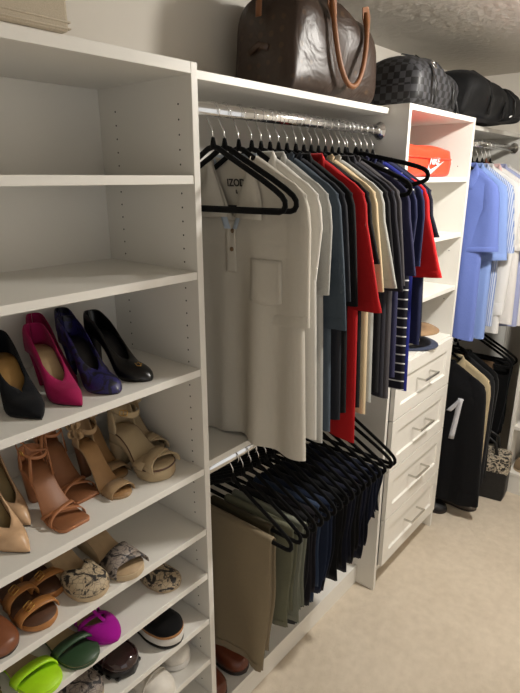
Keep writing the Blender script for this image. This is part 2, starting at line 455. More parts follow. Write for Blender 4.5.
    def crew(s, r=.006):
        n = 28; P = []
        for k in range(n):
            a = 2*PI*k/n; fr = math.cos(a); y = s.neck*.98*math.sin(a)
            zf = s.ztop(y/s.hw, fr > 0)
            P.append((-.0085*math.copysign(min(1, abs(fr)*2.5), fr), y, zf+.004))
        mb = MB(); mb.sweep(P, .0035, .009, 8, True, (1,0,0)); return mb
def shirt(x, label, mat, z=RZ, rz=0, sleeve=.22, wid=.16, sl_mat=None, collar=None, cmat=None, name='short_sleeve_shirt', cat='shirt', hang=True, dy=0.0, hscale=1.0, hlabel=None, band=True, flare=.03, tS=.018, hgroup='velvet hangers under the shirts on the long rod', hmat=None, hname='velvet_hanger', y=ROD_Y, **kw):
    if hang: hanger(x, hlabel or 'black velvet hanger of the '+label, z, rz, hgroup, hmat, hname, ROD_Y).scale = (1, hscale, 1)
    g = Garment(**kw); g.oy = dy; t = thing(name, label, cat, (x, y+dy, z), rz)
    g.body().build('body', mat, t, weld=.0004)
    for sd in (-1, 1):
        sl = g.sleeve(sd, sleeve, wid, flare, tS).build('sleeve', sl_mat or mat, t)
        if band: g.hemband(sd, sleeve, wid, flare, tS+.0012).build('hem_band', sl_mat or mat, sl)
    if collar == 'polo': g.collar().build('collar', cmat or mat, t, solid=.0016)
    elif collar == 'crew': g.crew().build('neckband', cmat or mat, t)
    return t, g
def text_mesh(body, size, shear=0.0, bold=0.0):
    c = bpy.data.curves.new('txt', 'FONT'); c.body = body; c.size = size; c.align_x = 'CENTER'; c.shear = shear; c.offset = bold; c.extrude = .0002; c.resolution_u = 3
    o = bpy.data.objects.new('txt', c); COL.objects.link(o)
    dg = bpy.context.evaluated_depsgraph_get(); me = bpy.data.meshes.new_from_object(o.evaluated_get(dg))
    v = [tuple(p.co) for p in me.vertices]; f = [tuple(p.vertices) for p in me.polygons]
    bpy.data.objects.remove(o); return v, f
# --- the long rod: two empty hangers, then shirts front to back
hanger(.99, 'empty black velvet hanger next to the shoe tower in front of the white polo', rz=.02)
hanger(1.03, 'empty black velvet hanger lying against the white polo with printed neck', rz=.03)
F = fabric
WHITE1 = F('off_white_pique', (196, 190, 178), 0)
poly, G = shirt(1.082, 'off-white polo shirt with pocket, brown buttons and IZOD print', WHITE1, length=.79, T=.015, dip=.155, neck=.074, vneck=True, sleeve=.325, wid=.17, flare=.0, tS=.0155, seed=3, hscale=.92, hw=.236, bw=.250, dy=.02, fold=.012, basew=1.25, rest=1.008-RZ)
blue_in = F('pale_blue_facing', (176, 188, 202), 0)
def leaf(sd):
    mb = MB(); rows = []
    for k in range(11):
        q = k/10; y = .072-.060*q; z = G.top-.004-.150*q; yo = .082+.032*smooth(q*1.3); zo = G.top-.022-.135*q
        r = []
        for j in range(6):
            a = j/5; yy = sd*(y+(yo-y)*a); zz_ = z+(zo-z)*a
            bx = G.surf(yy, min(zz_, G.ztop(yy/G.hw, True)-.002), .004)[0]-.008*math.sin(a*PI)-.002
            r.append((bx, yy, zz_))
        rows.append(r)
    mb.loft(rows, cap=False, close=False); return mb
for sd in (-1, 1): leaf(sd).build('collar_leaf', WHITE1, poly, solid=.002)
mb = MB(); rows = []                       # collar stand around the back of the neck
for k in range(13):
    a = PI*(k/12); y = .074*math.cos(a); x = .004+.012*math.sin(a)
    rows.append([(x, y, G.top-.030), (x, y*1.02, G.top+.004)])
mb.loft(rows, cap=False, close=False); mb.build('collar_stand', blue_in, poly, solid=.002)
G.patch(-.017, .017, -.40, -.262, .0022, 4, 12).build('placket', WHITE1, poly, solid=.0012)
for sd in (-1, 1):
    G.patch(sd*.012-.009, sd*.012+.009, -.285, -.225, .0032, 3, 6, lambda y, z, sd=sd: (y+sd*(z+.285)*.42, z)).build('placket_facing', blue_in, poly, solid=.001)
for z in (-.290, -.338):
    p = G.surf(-.004, z, .0035); mb = MB()
    mb.loft([[(p[0]+dx, p[1]+rr*math.cos(k*PI/6), p[2]+rr*math.sin(k*PI/6)) for k in range(12)] for dx, rr in ((.001, .0062), (-.0015, .0062), (-.002, .004), (-.001, .0035))])
    mb.build('button', plain('horn_button', (112, 88, 62), .35), poly)
G.patch(-.174, -.077, -.475, -.355, .0020, 8, 9, lambda y, z: (y, z+(.010*abs((y+.1255)/.0485) if z < -.46 else 0))).build('chest_pocket', WHITE1, poly, solid=.0016)
def back_x(y, z): 
    v = (z-G.top)/(G.zh-G.top); return G.pt(y/G.width(0, v), v, False)[0]
PRINT = plain('print_grey', (58, 54, 52), .8)
for word, size, zc in (('IZOD', .026, -.176), ('L', .012, -.194)):
    v, f = text_mesh(word, size, bold=.0008)
    mb = MB(); mb.add([(back_x(-.001-a, zc+b)-.004-c, -.001-a, zc+b) for a, b, c in v], f); mb.build('neck_print', PRINT, poly, False)
SHIRTS = [
 (1.132, 'white cotton polo hanging behind the printed off-white polo', ('white_cotton', (208, 204, 196)), dict(collar='polo', sleeve=.27, length=.76, seed=5, flare=-0.022, dy=.008)),
 (1.170, 'light heather grey t-shirt beside the white cotton polo', ('heather_grey', (168, 167, 162), .2), dict(collar='polo', sleeve=.254, length=.775, seed=6, flare=-0.002, dy=.004)),
 (1.208, 'slate blue-grey t-shirt beside the heather grey one', ('slate_blue', (66, 76, 86), .08), dict(collar='crew', sleeve=.35, length=.76, seed=7, flare=0.031, wid=.17)),
 (1.245, 'charcoal t-shirt between the slate and the black shirts', ('charcoal_knit', (34, 36, 42), .05), dict(collar='crew', sleeve=.28, length=.73, seed=8, flare=0.019)),
 (1.283, 'black shirt hanging just before the red polo', ('black_knit', (15, 14, 16), .03), dict(collar='polo', sleeve=.30, length=.72, seed=9, flare=0.019)),
 (1.325, 'bright red polo shirt with a red collar', ('red_pique', (172, 24, 28), .03), dict(collar='polo', sleeve=.315, length=.83, seed=10, flare=0.064, wid=.20, dy=-.012, rest=1.008-RZ)),
 (1.364, 'black t-shirt hanging just behind the red polo', ('black_jersey', (13, 12, 13), .03), dict(collar='crew', sleeve=.19, length=.74, seed=11, flare=0.034)),
 (1.402, 'cream beige shirt peeking out behind the black t-shirt', ('cream_cotton', (208, 186, 150), .03), dict(collar='crew', sleeve=.275, length=.77, seed=12, flare=0.035)),
 (1.440, 'pale grey t-shirt beside the cream beige shirt', ('pale_grey', (164, 164, 158), .16), dict(collar='crew', sleeve=.268, length=.745, seed=13, flare=0.054)),
 (1.478, 'black polo shirt beside the pale grey t-shirt', ('black_pique', (18, 17, 20), .04), dict(collar='polo', sleeve=.25, length=.72, seed=14, flare=0.029)),
 (1.516, 'dark charcoal polo with an open collar', ('dark_charcoal', (38, 37, 44), .08), dict(collar='polo', sleeve=.29, length=.75, seed=15, flare=0.044)),
 (1.554, 'dark grey heather t-shirt with a long body', ('grey_marl', (70, 67, 70), .16), dict(collar='crew', sleeve=.28, length=.755, seed=16, flare=0.029)),
 (1.606, 'dusty purple-navy t-shirt beside the dark grey one', ('purple_navy', (44, 44, 72), .06), dict(collar='crew', sleeve=.255, length=.71, seed=17, flare=0.037)),
 (1.654, 'black and white striped t-shirt with navy sleeves', None, dict(collar='crew', sleeve=.22, length=.755, seed=18, flare=-0.009)),
 (1.692, 'royal blue long t-shirt with navy sleeves beside the striped shirt', ('royal_blue', (22, 30, 112), .04), dict(collar='crew', sleeve=.24, length=.775, seed=19, flare=-0.001, dy=-.006)),
 (1.732, 'navy raglan shirt with red sleeves and white piping', ('navy_knit', (28, 32, 64), .04), dict(collar='crew', sleeve=.275, length=.62, seed=20, flare=0.064, wid=.15, dy=-.008)),
 (1.772, 'dark navy t-shirt against the drawer tower', ('dark_navy', (20, 22, 38), .04), dict(collar='crew', sleeve=.15, length=.60, seed=21)),
]
RED = F('red_sleeve', (200, 30, 34), .03)
for i, (x, lb, mt, kw) in enumerate(SHIRTS):
    mat = stripes('black_white_stripe', (28, 28, 38), (205, 205, 205), 'Z', .032, .14) if mt is None else F(*mt)
    kw = dict(kw); kw.setdefault('T', .0115); kw.setdefault('tS', .0125); r = random.Random(40+i)
    if 'raglan' in lb: kw['sl_mat'] = RED
    if mt is None or 'royal' in lb: kw['sl_mat'] = kw['cmat'] = F('navy_knit', (28, 32, 64), .04)
    t_, g_ = shirt(x, lb, mat, rz=.012*math.sin(x*23), hscale=.93, hw=.222+r.uniform(-.002, .003), bw=.232+r.uniform(-.008, .008), **kw)
    if 'raglan' in lb:
        for sd in (-1, 1):
            mb = MB(); mb.sweep([(-.0135, sd*.13, -.14), (-.016, sd*.15, -.20), (-.018, sd*.165, -.26)], .0012, .004, 6); mb.build('piping', F('white_cotton', (205, 200, 190)), t_)
hanger(1.580, 'empty black velvet hanger between the dark grey and purple-navy shirts', rz=-.02, z=RZ).rotation_euler.x = -.12
hanger(1.630, 'empty black velvet hanger beside the black and white striped shirt', rz=.0, z=RZ).rotation_euler.x = -.28

# ------------------------------------------------------------------ trousers
def WV(yy, q): return q*(.0075*math.sin(yy*34+q*1.6+.4)+.0035*math.sin(yy*71+1.1-q*2)) +.0015*math.sin(q*9+yy*12)*q
def trousers(x, label, mat, y0=-.20, y1=.07, L=.46, th=.0046, seed=1, z=RZ2, rz=0, hang=True, hl=None, tail=.9, hgroup='velvet hangers carrying trousers', name='folded_trousers'):
    if hang: hanger(x, 'black velvet hanger of the '+label, z, rz, hgroup)
    t = thing(name, label, 'trousers', (x, ROD_Y, z), rz); r = random.Random(seed); zb = -.2272
    ph = [r.uniform(0, 6) for _ in range(5)]
    for leg in (0, 1):
        # leg 0 lies on the bar, leg 1 lies over it
        R = .0042+th/2+leg*(th+.0008); tx = R
        path = []; La, Lb = L*(1-.03*leg), L*tail*(1-.04*leg); n = 14
        for k in range(n+1): path.append((-1, 1-k/n))
        arc = 7
        rings = []
        yo0, yo1 = y0-(.006 if leg else -.004), y1+(.01 if leg else -.006)
        def ring(px, pz, nx, nz, q, edge, side):
            rg = []; m_ = 22; tp = .035*q
            for j in range(m_):
                a = 2*PI*j/m_; c = math.cos(a); s_ = math.copysign(abs(math.sin(a))**.55, math.sin(a))
                yy = (yo0+yo1)/2+(yo1-yo0-tp)/2*c-(.009*math.sin(q*6+ph[0])*q)
                d = th/2*s_*edge
                wv = WV(yy, (zb-pz)/.42)
                rg.append((px+nx*d+wv, yy, pz+nz*d-q*.05*(yy-yo0)*(1+.6*math.sin(ph[4]))))
            return rg
        for k in range(n+1):
            q = 1-k/n; e = 1; rings.append(ring(-tx-q*.002, zb-La*q-.005*math.sin(ph[3]), -1, 0, q, e, -1))
        for k in range(1, arc):
            a = PI-PI*k/arc; rings.append(ring(tx*math.cos(a), zb+tx*math.sin(a), math.cos(a), math.sin(a), 0, 1, 0))
        for k in range(n+1):
            q = k/n; rings.append(ring(tx+q*.002, zb-Lb*q, 1, 0, q, 1, 1))
        mb = MB(); mb.loft(rings); o = mb.build('leg', mat, t)
        if leg == 1:
            # stitched hem line and crease on the outer leg
            mb = MB(); qh = .965; P = []
            for j in range(12):
                yy = yo0+.03+(yo1-yo0-.07)*j/11
                P.append((-tx-th/2-.0014-qh*.002+WV(yy, La*qh/.42), yy, zb-La*qh-qh*.05*(yy-yo0)*(1+.6*math.sin(ph[4]))))
            mb.sweep(P, .0008, .0012, 5, ref=(1,0,0)); mb.build('hem_stitch', mat, o)
    return t
PANTS = [
 (1.050, 'khaki chinos folded over the hanger next to the brown boots', ('khaki_twill', (138, 124, 100), .08), dict(y0=-.15, y1=.13, L=.50)),
 (1.092, 'olive trousers hanging behind the khaki chinos', ('olive_twill', (66, 60, 44), .06), dict(y0=-.11, y1=.13, L=.45)),
 (1.126, 'sage green trousers behind the olive pair', ('sage_twill', (112, 112, 92), .06), dict(y0=-.17, y1=.1, L=.37)),
 (1.160, 'pale grey-green trousers with a light waistband edge', ('greygreen_twill', (128, 130, 116), .06), dict(y0=-.18, y1=.1, L=.37)),
 (1.194, 'charcoal trousers beside the pale grey-green pair', ('charcoal_twill', (32, 31, 33), .06), dict(y0=-.165, y1=.1, L=.42)),
 (1.228, 'dark plum-grey trousers beside the charcoal pair', ('plum_twill', (28, 25, 31), .06), dict(y0=-.17, y1=.1, L=.37)),
 (1.262, 'mid blue jeans with faded folds', ('mid_denim', (50, 64, 88), .2), dict(y0=-.16, y1=.1, L=.375)),
 (1.296, 'dark blue jeans beside the mid blue pair', ('dark_denim', (28, 38, 60), .2), dict(y0=-.18, y1=.1, L=.37)),
 (1.332, 'black-blue jeans hanging before the black trousers', ('ink_denim', (14, 17, 27), .15), dict(y0=-.17, y1=.1, L=.39)),
 (1.368, 'black trousers between two dark pairs of jeans', ('black_twill', (11, 11, 13), .06), dict(y0=-.19, y1=.1, L=.345)),
 (1.404, 'navy trousers beside the black trousers', ('navy_twill', (18, 21, 36), .08), dict(y0=-.20, y1=.1, L=.33)),
 (1.442, 'black jeans with a white tag near the hem', ('black_denim', (10, 10, 13), .1), dict(y0=-.205, y1=.1, L=.31)),
 (1.480, 'indigo jeans beside the pair with the white tag', ('indigo_denim', (17, 20, 40), .15), dict(y0=-.20, y1=.1, L=.315)),
 (1.520, 'dark navy jeans with a straight hem', ('deep_denim', (14, 17, 31), .15), dict(y0=-.20, y1=.1, L=.335)),
 (1.560, 'faded indigo jeans near the drawer tower', ('worn_denim', (22, 28, 48), .2), dict(y0=-.205, y1=.1, L=.23)),
 (1.600, 'short dark blue jeans nearest the drawer tower', ('short_denim', (21, 26, 42), .2), dict(y0=-.205, y1=.1, L=.20)),
]
for i, (x, lb, mt, kw) in enumerate(PANTS):
    x = 1.05+.0366*i-(.008 if i == 0 else 0)
    o = trousers(x, lb, F(*mt), seed=70+i, rz=.008, **kw)
    if 'white tag' in lb:
        mb = MB(); mb.loft([[(-.0175+.001*q, -.150-.02*q+w_*(1-.5*q), -.44-.035*q+w_*.5) for w_ in (-.012, .012)]+[(-.0160+.001*q, -.150-.02*q+w_*(1-.5*q), -.44-.035*q+w_*.5) for w_ in (.012, -.012)] for q in (0, .3, .6, 1)])
        mb.build('white_tag', F('white_cotton', (205, 200, 190)), o)
hanger(1.645, 'empty black velvet hanger on the low rod beside the last jeans', RZ2, .03)
hanger(1.690, 'empty black velvet hanger on the low rod close to the drawer tower', RZ2, -.05)

# ------------------------------------------------------------------ corner section: dress shirts above
CH = 'black velvet hanger inside a shirt in the corner section'
BR = plain('brown_wood', (110, 62, 38), .4)
CORNER = [
 (2.60, 'periwinkle blue short-sleeved shirt beside the drawer tower', F('periwinkle', (104, 122, 188)), dict(sleeve=.285, wid=.17, flare=.018, length=.81, seed=31, hw=.188, bw=.158, dy=.008, fold=.016)),
 (2.665, 'light blue shirt with a long body beside the periwinkle shirt', F('light_blue', (128, 152, 206)), dict(sleeve=.33, wid=.17, length=.81, seed=32, hw=.198, bw=.182, dy=.004, flare=.025, fold=.012)),
 (2.73, 'blue and white finely striped shirt', stripes('fine_stripe', (180, 188, 206), (112, 132, 180), 'Y', .008, .45), dict(sleeve=.30, length=.77, seed=33, hw=.206, bw=.19, flare=.03)),
 (2.80, 'white long-sleeved dress shirt beside the striped shirt', F('white_poplin', (214, 213, 212)), dict(sleeve=.62, wid=.13, flare=-.02, length=.82, seed=34, hw=.222, bw=.205, fold=.014)),
 (2.87, 'white short-sleeved shirt with a pink-edged collar', F('white_linen', (216, 213, 211)), dict(sleeve=.30, length=.78, seed=35, hw=.225, bw=.235, dy=-.01, flare=.03)),
 (2.93, 'pale lilac shirt on the brown wooden hanger', F('lilac', (156, 162, 196)), dict(sleeve=.24, length=.80, seed=36, dy=-.02, flare=.02)),
 (2.988, 'crisp white shirt at the end of the corner rod', F('white_end', (216, 213, 211)), dict(sleeve=.30, length=.80, seed=37, hw=.228, bw=.24, dy=-.02, flare=.02)),
]
for x, lb, mat, kw in CORNER:
    br = 'brown' in lb
    shirt(x, lb, mat, collar='polo', T=.020, tS=.024, hscale=.78, rz=random.Random(int(x*100)).uniform(-.03, .03), hlabel='brown wooden hanger holding the pale lilac shirt' if br else None,
          hgroup=None if br else 'velvet hangers in the corner section', hmat=BR if br else None, hname='wooden_hanger' if br else 'velvet_hanger', name='dress_shirt', cmat=F('pink_edge', (224, 188, 186)) if 'pink' in lb else None, **kw)
# below: sweatshirt, jackets, trousers
HG = 'velvet hangers on the low corner rod'; HL = 'black velvet hanger on the low rod in the corner section'
sw, G2 = shirt(2.60, 'black sweatshirt with a white stroke mark on the chest', F('black_fleece', (11, 11, 14), .04, .95, 900, .03), z=RZ2, sleeve=.66, wid=.14, flare=.03, tS=.03, T=.032, length=.76, hw=.235, bw=.255, collar='crew', seed=51, fold=.014, hgroup=HG, name='sweatshirt', cat='sweatshirt')
mb = MB()
for a, b in (((-.085, -.35), (-.140, -.275)), ((-.137, -.27), (-.112, -.50))):
    rows = []
    for k in range(11):
        q = k/10; y = a[0]+(b[0]-a[0])*q; z = a[1]+(b[1]-a[1])*q; hw_ = .013
        rows.append([G2.surf(y-hw_, z, .004), G2.surf(y, z, .005), G2.surf(y+hw_, z, .004)])
    mb.loft(rows, cap=False, close=False)
mb.build('chest_mark', F('white_print', (205, 205, 210)), sw, solid=.001)
shirt(2.70, 'cream jacket behind the black sweatshirt', F('cream_jacket', (176, 160, 128)), z=RZ2, sleeve=.55, wid=.13, flare=0, T=.018, tS=.02, length=.63, collar='polo', seed=52, hgroup=HG, name='jacket', cat='jacket')
shirt(2.765, 'dark grey long-sleeved jumper beside the cream jacket', F('grey_jumper', (28, 28, 30), .08), z=RZ2, sleeve=.62, wid=.13, flare=.0, T=.018, tS=.02, length=.72, collar='crew', seed=53, hgroup=HG, name='jumper', cat='jumper')
shirt(2.825, 'black long-sleeved jumper beside the dark grey jumper', F('black_jumper', (8, 8, 9), .04), z=RZ2, sleeve=.60, wid=.13, flare=-.02, T=.018, tS=.02, length=.70, collar='crew', seed=54, hgroup=HG, name='jumper', cat='jumper')
trousers(3.08, 'brown trousers hanging in the corner beside black trousers', F('brown_twill', (96, 76, 56), .06), y0=-.12, y1=.12, L=.42, z=RZ2, seed=61, hgroup=HG)
trousers(3.13, 'black trousers hanging in the far corner', F('corner_black', (8, 8, 9)), y0=-.205, y1=.1, L=.50, z=RZ2, seed=62, hgroup=HG)
trousers(3.18, 'charcoal trousers hanging at the end of the low corner rod', F('corner_charcoal', (20, 19, 21)), y0=-.2, y1=.1, L=.46, z=RZ2, seed=63, hgroup=HG)

# ------------------------------------------------------------------ shoes
class Shoe:
    """toe towards -y, heel towards +y, origin under the toe tip"""
    def __init__(s, L=.235, W=.038, toe='round', heel=0.0, plat=.008, seed=0):
        s.L, s.W, s.toe, s.h, s.p = L, W, toe, heel, plat
    def w(s, t):
        base = interp([(0, .96), (.27, 1.0), (.56, .70), (.84, .72), (1, .70)], t)
        te = {'round': .17, 'almond': .27, 'point': .36, 'square': .07}[s.toe]
        pw = {'round': 1.0, 'almond': 1.15, 'point': 1.75, 'square': .7}[s.toe]
        k = 1
        if t < te: k = max(0, 1-((te-t)/te)**2)**(.5*pw) if s.toe != 'point' else ((t/te)**.72*.35+.65*math.sin(PI/2*t/te))
        if s.toe == 'square' and t < te: k = .78+.22*math.sin(PI/2*t/te)
        if t > .88: k *= max(0, 1-((t-.88)/.12)**2)**.5
        return max(s.W*base*k, .0006)
    def cx(s, t): return -.004*math.sin(PI*t*1.2)
    def y(s, t): return t*s.L
    def z(s, t): return s.h*smooth((t-.26)/.50)+ (.012*(1-t/.2)**2 if t < .2 and s.h > .03 else 0)*0
    def ts(s, n=26): return [.5-.5*math.cos(PI*k/n) for k in range(n+1)]
    def ringslab(s, t, k, z0, z1, rnd=.25):
        w_ = s.w(t)*k; c = s.cx(t); y = s.y(.5+(t-.5)*(1-(1-k)*.35)); e = min(rnd*(z1-z0), w_*.5)
        return [(c-w_+e, y, z0), (c+w_-e, y, z0), (c+w_, y, z0+e), (c+w_, y, z1-e), (c+w_-e, y, z1), (c-w_+e, y, z1), (c-w_, y, z1-e), (c-w_, y, z0+e)]
    def sole(s, th=.006, k=1.0, flat=False, z0=0, grow=None):
        mb = MB(); mb.loft([s.ringslab(t, k, (0 if flat else s.z(t)+z0), s.z(t)+s.p if flat else s.z(t)+z0+th) for t in s.ts()]); return mb
    def top(s, t): return s.z(t)+s.p
    def insole(s, k=.9):
        mb = MB(); mb.loft([s.ringslab(t, k, s.top(t)-.0015, s.top(t)+.0018) for t in s.ts()]); return mb
    def upper(s, throat=.30, side=.030, toeh=.036, back=.058, t1=1.0, t0=0.0, q1=.82, z_in=-.002, peep=0):
        """closed shoe upper with an opening from the throat to the heel"""
        tl = [t for t in s.ts(34) if t0 <= t <= t1]; mb = MB(); m_ = 7
        for sd in (-1, 1):
            rings = []
            for t in tl:
                w_ = s.w(t); c = s.cx(t); y = s.y(t); zb = s.top(t)+z_in
                if t < throat: H = toeh*(.45+.55*math.sin(PI/2*min(1, t/throat)))*min(1, (w_/s.W)*1.6+.08); q = 0
                else:
                    u = (t-throat)/(1-throat); q = q1*min(1.0, (t-throat)/.16)**.55
                    H = toeh+(side-toeh)*smooth(u/.35) if u < .45 else side+(back-side)*smooth((u-.45)/.5)
                rg = []
                for j in range(m_+1):
                    b = j/m_; x = (1-b)**2*w_+2*b*(1-b)*w_*1.12+b*b*w_*q; z = 2*b*(1-b)*H*.95+b*b*H
                    rg.append((c+sd*x, y+(.0), zb+z))
                rings.append(rg)
            mb.loft(rings, cap=False, close=False)
        return mb
    def heel(s, top0=.80, top1=.985, w0=.9, bot=.5, taper=.35, yshift=-.01):
        """heel from the sole down to the ground"""
        mb = MB(); rings = []; n = 9
        for k in range(n+1):
            q = k/n; kk = 1-(1-bot)*q**taper; rg = []; H = s.z(.9)+.002
            yc = s.y((top0+top1)/2)+yshift*q*1.0; hy = s.y(top1-top0)/2*kk; hx = s.w(.84)*w0*kk
            for j in range(14):
                a = 2*PI*j/14; rg.append((s.cx(.9)+hx*math.copysign(abs(math.cos(a))**.6, math.cos(a)), yc+hy*math.copysign(abs(math.sin(a))**.6, math.sin(a)), H*(1-q)))
            rings.append(rg)
        mb.loft(rings); return mb
    def strap(s, ta, tb, H, width, th=.0022, n=16, k=1.02, lean=0.0, sag=0):
        """ribbon over the foot from station ta on one side to tb on the other"""
        mb = MB(); rings = []
        for i in range(n+1):
            b = i/n; a = PI*b; t = ta+(tb-ta)*b; w_ = s.w(t)*k; c = s.cx(t)
            x = c+w_*math.cos(a); z = s.top(t)-.003+H*max(0, math.sin(a))**.62; y = s.y(t)+lean*math.sin(a)
            nx, nz = math.cos(a), max(.15, math.sin(a)); l = math.hypot(nx, nz); nx, nz = nx/l*th, nz/l*th
            h = width/2; rings.append([(x, y-h, z), (x+nx, y-h+.0008, z+nz), (x+nx, y+h-.0008, z+nz), (x, y+h, z)])
        mb.loft(rings); return mb
    def ankle(s, hgt=.085, rx=.030, ry=.036, th=.006, t=.80, tilt=.015):
        mb = MB(); P = [(s.cx(t)+rx*math.cos(2*PI*k/24), s.y(t)+ry*math.sin(2*PI*k/24), s.z(.9)+hgt+tilt*math.sin(2*PI*k/24)) for k in range(24)]
        mb.sweep(P, th, .0013, 8, True, (0, 0, 1)); return mb
    def counter(s, t0=.76, H=.05):
        mb = MB(); rings = []
        tl = [t for t in s.ts(40) if t >= t0]
        for sd in (-1, 1):
            rings = []
            for t in tl:
                w_ = s.w(t); h = H*smooth((t-t0)/.1+.15); rings.append([(s.cx(t)+sd*w_*(1-.1*b), s.y(t), s.top(t)-.002+h*b) for b in (0, .33, .66, 1)])
            mb.loft(rings, cap=False, close=False)
        return mb
def buckle(parent, p, w=.012, h=.014, rot=(0,0,0), mat=None):
    P = [(-w, -h, 0), (w, -h, 0), (w, h, 0), (-w, h, 0)]; Q = []
    for i in range(4):
        a, b = Vector(P[i]), Vector(P[(i+1) % 4]); Q += [a.lerp(b, .12), a.lerp(b, .5), a.lerp(b, .88)]
    mb = MB(); mb.sweep(Q, .0013, .0013, 6, True, (0, 0, 1)); mb.sweep([(-w, 0, 0), (w, 0, 0.001)], .001, .001, 5, ref=(0,0,1))
    return mb.build('buckle', mat or GOLD, parent, loc=p, rot=rot)
def shoething(name, label, px, shelf, rz=0, cat='shoe', group=None, dx=0, dy=0, dz=0):
    p = at(px[0]+(12 if shelf < S4-.01 and shelf > .1 else 0), px[1], 2, shelf); return thing(name, label, cat, (p.x+dx, p.y+dy, shelf+dz+.0003), rz, group)
LEA = plain
def pump(label, px, shelf, mat, inmat, rz=0, heel=.085, toe='point', emblem=False, group=None, dx=0, dy=0, peep=False, L=.215, throat=.30, W=.036):
    s = Shoe(L, W, toe, heel, .005); r = shoething('high_heel_pump', label, px, shelf, rz, 'shoe', group, dx, dy)
    s.sole(.005).build('sole', plain('dark_sole', (40, 34, 30), .5), r); s.insole().build('insole', inmat, r)
    s.upper(throat, .030, .034, .055).build('upper', mat, r, weld=.0008, solid=.0018)
    s.heel(.84, .98, .8, .32, .55, -.012).build('heel', mat, r)
    if emblem:
        mb = MB()
        for k in range(5): a = 2*PI*k/5; mb.sweep([(.006*math.cos(a), .006*math.sin(a), 0), (.0085*math.cos(a+1), .0085*math.sin(a+1), .001), (.006*math.cos(a+1.3), .006*math.sin(a+1.3), 0)], .0014, .0014, 5)
        mb.build('emblem', GOLD, r, loc=(s.cx(.16), s.y(.17), s.top(.17)+.030), rot=(.35, 0, 0))
    return r
S4, S5, S6, S7, S8, S9 = SH[2:8]
SUEDE_BLACK = fabric('black_suede', (16, 17, 20), .03, .95, 900, .05)
FUCH = fabric('fuchsia_suede', (150, 22, 76), .04, .85); NAVYS = snake('blue_snake_leather', (34, 28, 92), (9, 8, 26), 160)
BLK = plain('black_leather', (8, 8, 9), .28)
TANIN = plain('tan_insole', (176, 150, 112), .55); GOLDIN = plain('gold_insole', (170, 130, 74), .4); BLKIN = plain('black_insole', (18, 17, 20), .5)
pump('black suede pump with gold insole beside the fuchsia pumps', (42, 420), S4, SUEDE_BLACK, GOLDIN, rz=-.06, throat=.36, W=.040)
pump('fuchsia suede pump standing in front of its twin', (82, 407), S4, FUCH, TANIN, rz=-.06, throat=.34)
pump('fuchsia suede pump tucked behind its twin', (82, 407), S4, FUCH, TANIN, rz=-.08, dx=.046, dy=.088, W=.031, throat=.34)
pump('navy pump with blue snakeskin toe and black insole', (118, 394), S4, NAVYS, BLKIN, rz=-.02, toe='almond', throat=.34)
pump('dark navy pump tucked behind the blue snakeskin one', (118, 394), S4, NAVYS, BLKIN, rz=-.06, dx=.034, dy=.09, toe='almond', W=.029)
pump('black leather pump with a gold emblem on the toe', (151, 381), S4, BLK, BLKIN, rz=.10, emblem=True, toe='almond', throat=.34)
# shelf five
NUDE = plain('nude_patent', (204, 168, 132), .22)
pump('nude patent pump beside the tan strappy sandals', (18, 553), S5, NUDE, plain('olive_insole', (140, 122, 84), .5), rz=.10)
pump('nude patent pump tucked behind its twin', (18, 553), S5, NUDE, plain('olive_insole', (140, 122, 84), .5), rz=.02, dx=.046, dy=.085, W=.031, L=.20)
TAN = plain('cognac_leather', (170, 112, 74), .42)
def strappy(label, px, rz, dx=0, dy=0):
    s = Shoe(.205, .040, 'square', .085, .007); r = shoething('strappy_sandal', label, px, S5, rz, 'sandal', None, dx, dy)
    s.sole(.007).build('sole', TAN, r); s.insole(.94).build('insole', plain('cognac_insole', (140, 92, 60), .5), r)
    s.heel(.78, .985, .9, .72, .8, -.006).build('heel', TAN, r)
    s.strap(.16, .34, .022, .013).build('strap', TAN, r); s.strap(.36, .18, .023, .013).build('strap', TAN, r)
    s.counter(.80, .045).build('heel_counter', TAN, r, solid=.002, weld=.001)
    s.ankle(.062, .031, .040, .0045).build('ankle_strap', TAN, r)
    for a, b, c in ((-1, .046, .10), (1, .055, .085)):
        P = [(s.cx(.62)+a*s.w(.62), s.y(.62), s.top(.62)), (a*.022, s.y(.66), s.top(.7)+.05), (-a*.012, s.y(.70), s.top(.8)+b), (-a*.03, s.y(.82), s.top(.9)+c)]
        MB().sweep(P, .0016, .0045, 6, ref=(0, 0, 1)).build('cross_strap', TAN, r)
    buckle(r, (s.cx(.8)-.033, s.y(.72), s.z(.9)+.062), .006, .007, (0, 1.3, 0))
    return r
strappy('cognac strappy block-heel sandal with square toe, the foremost of its pair', (66, 527), .02)
strappy('cognac strappy block-heel sandal standing behind its twin', (66, 527), .0, .076, .075)
BEIGE = fabric('taupe_suede', (164, 136, 102), .03, .9)
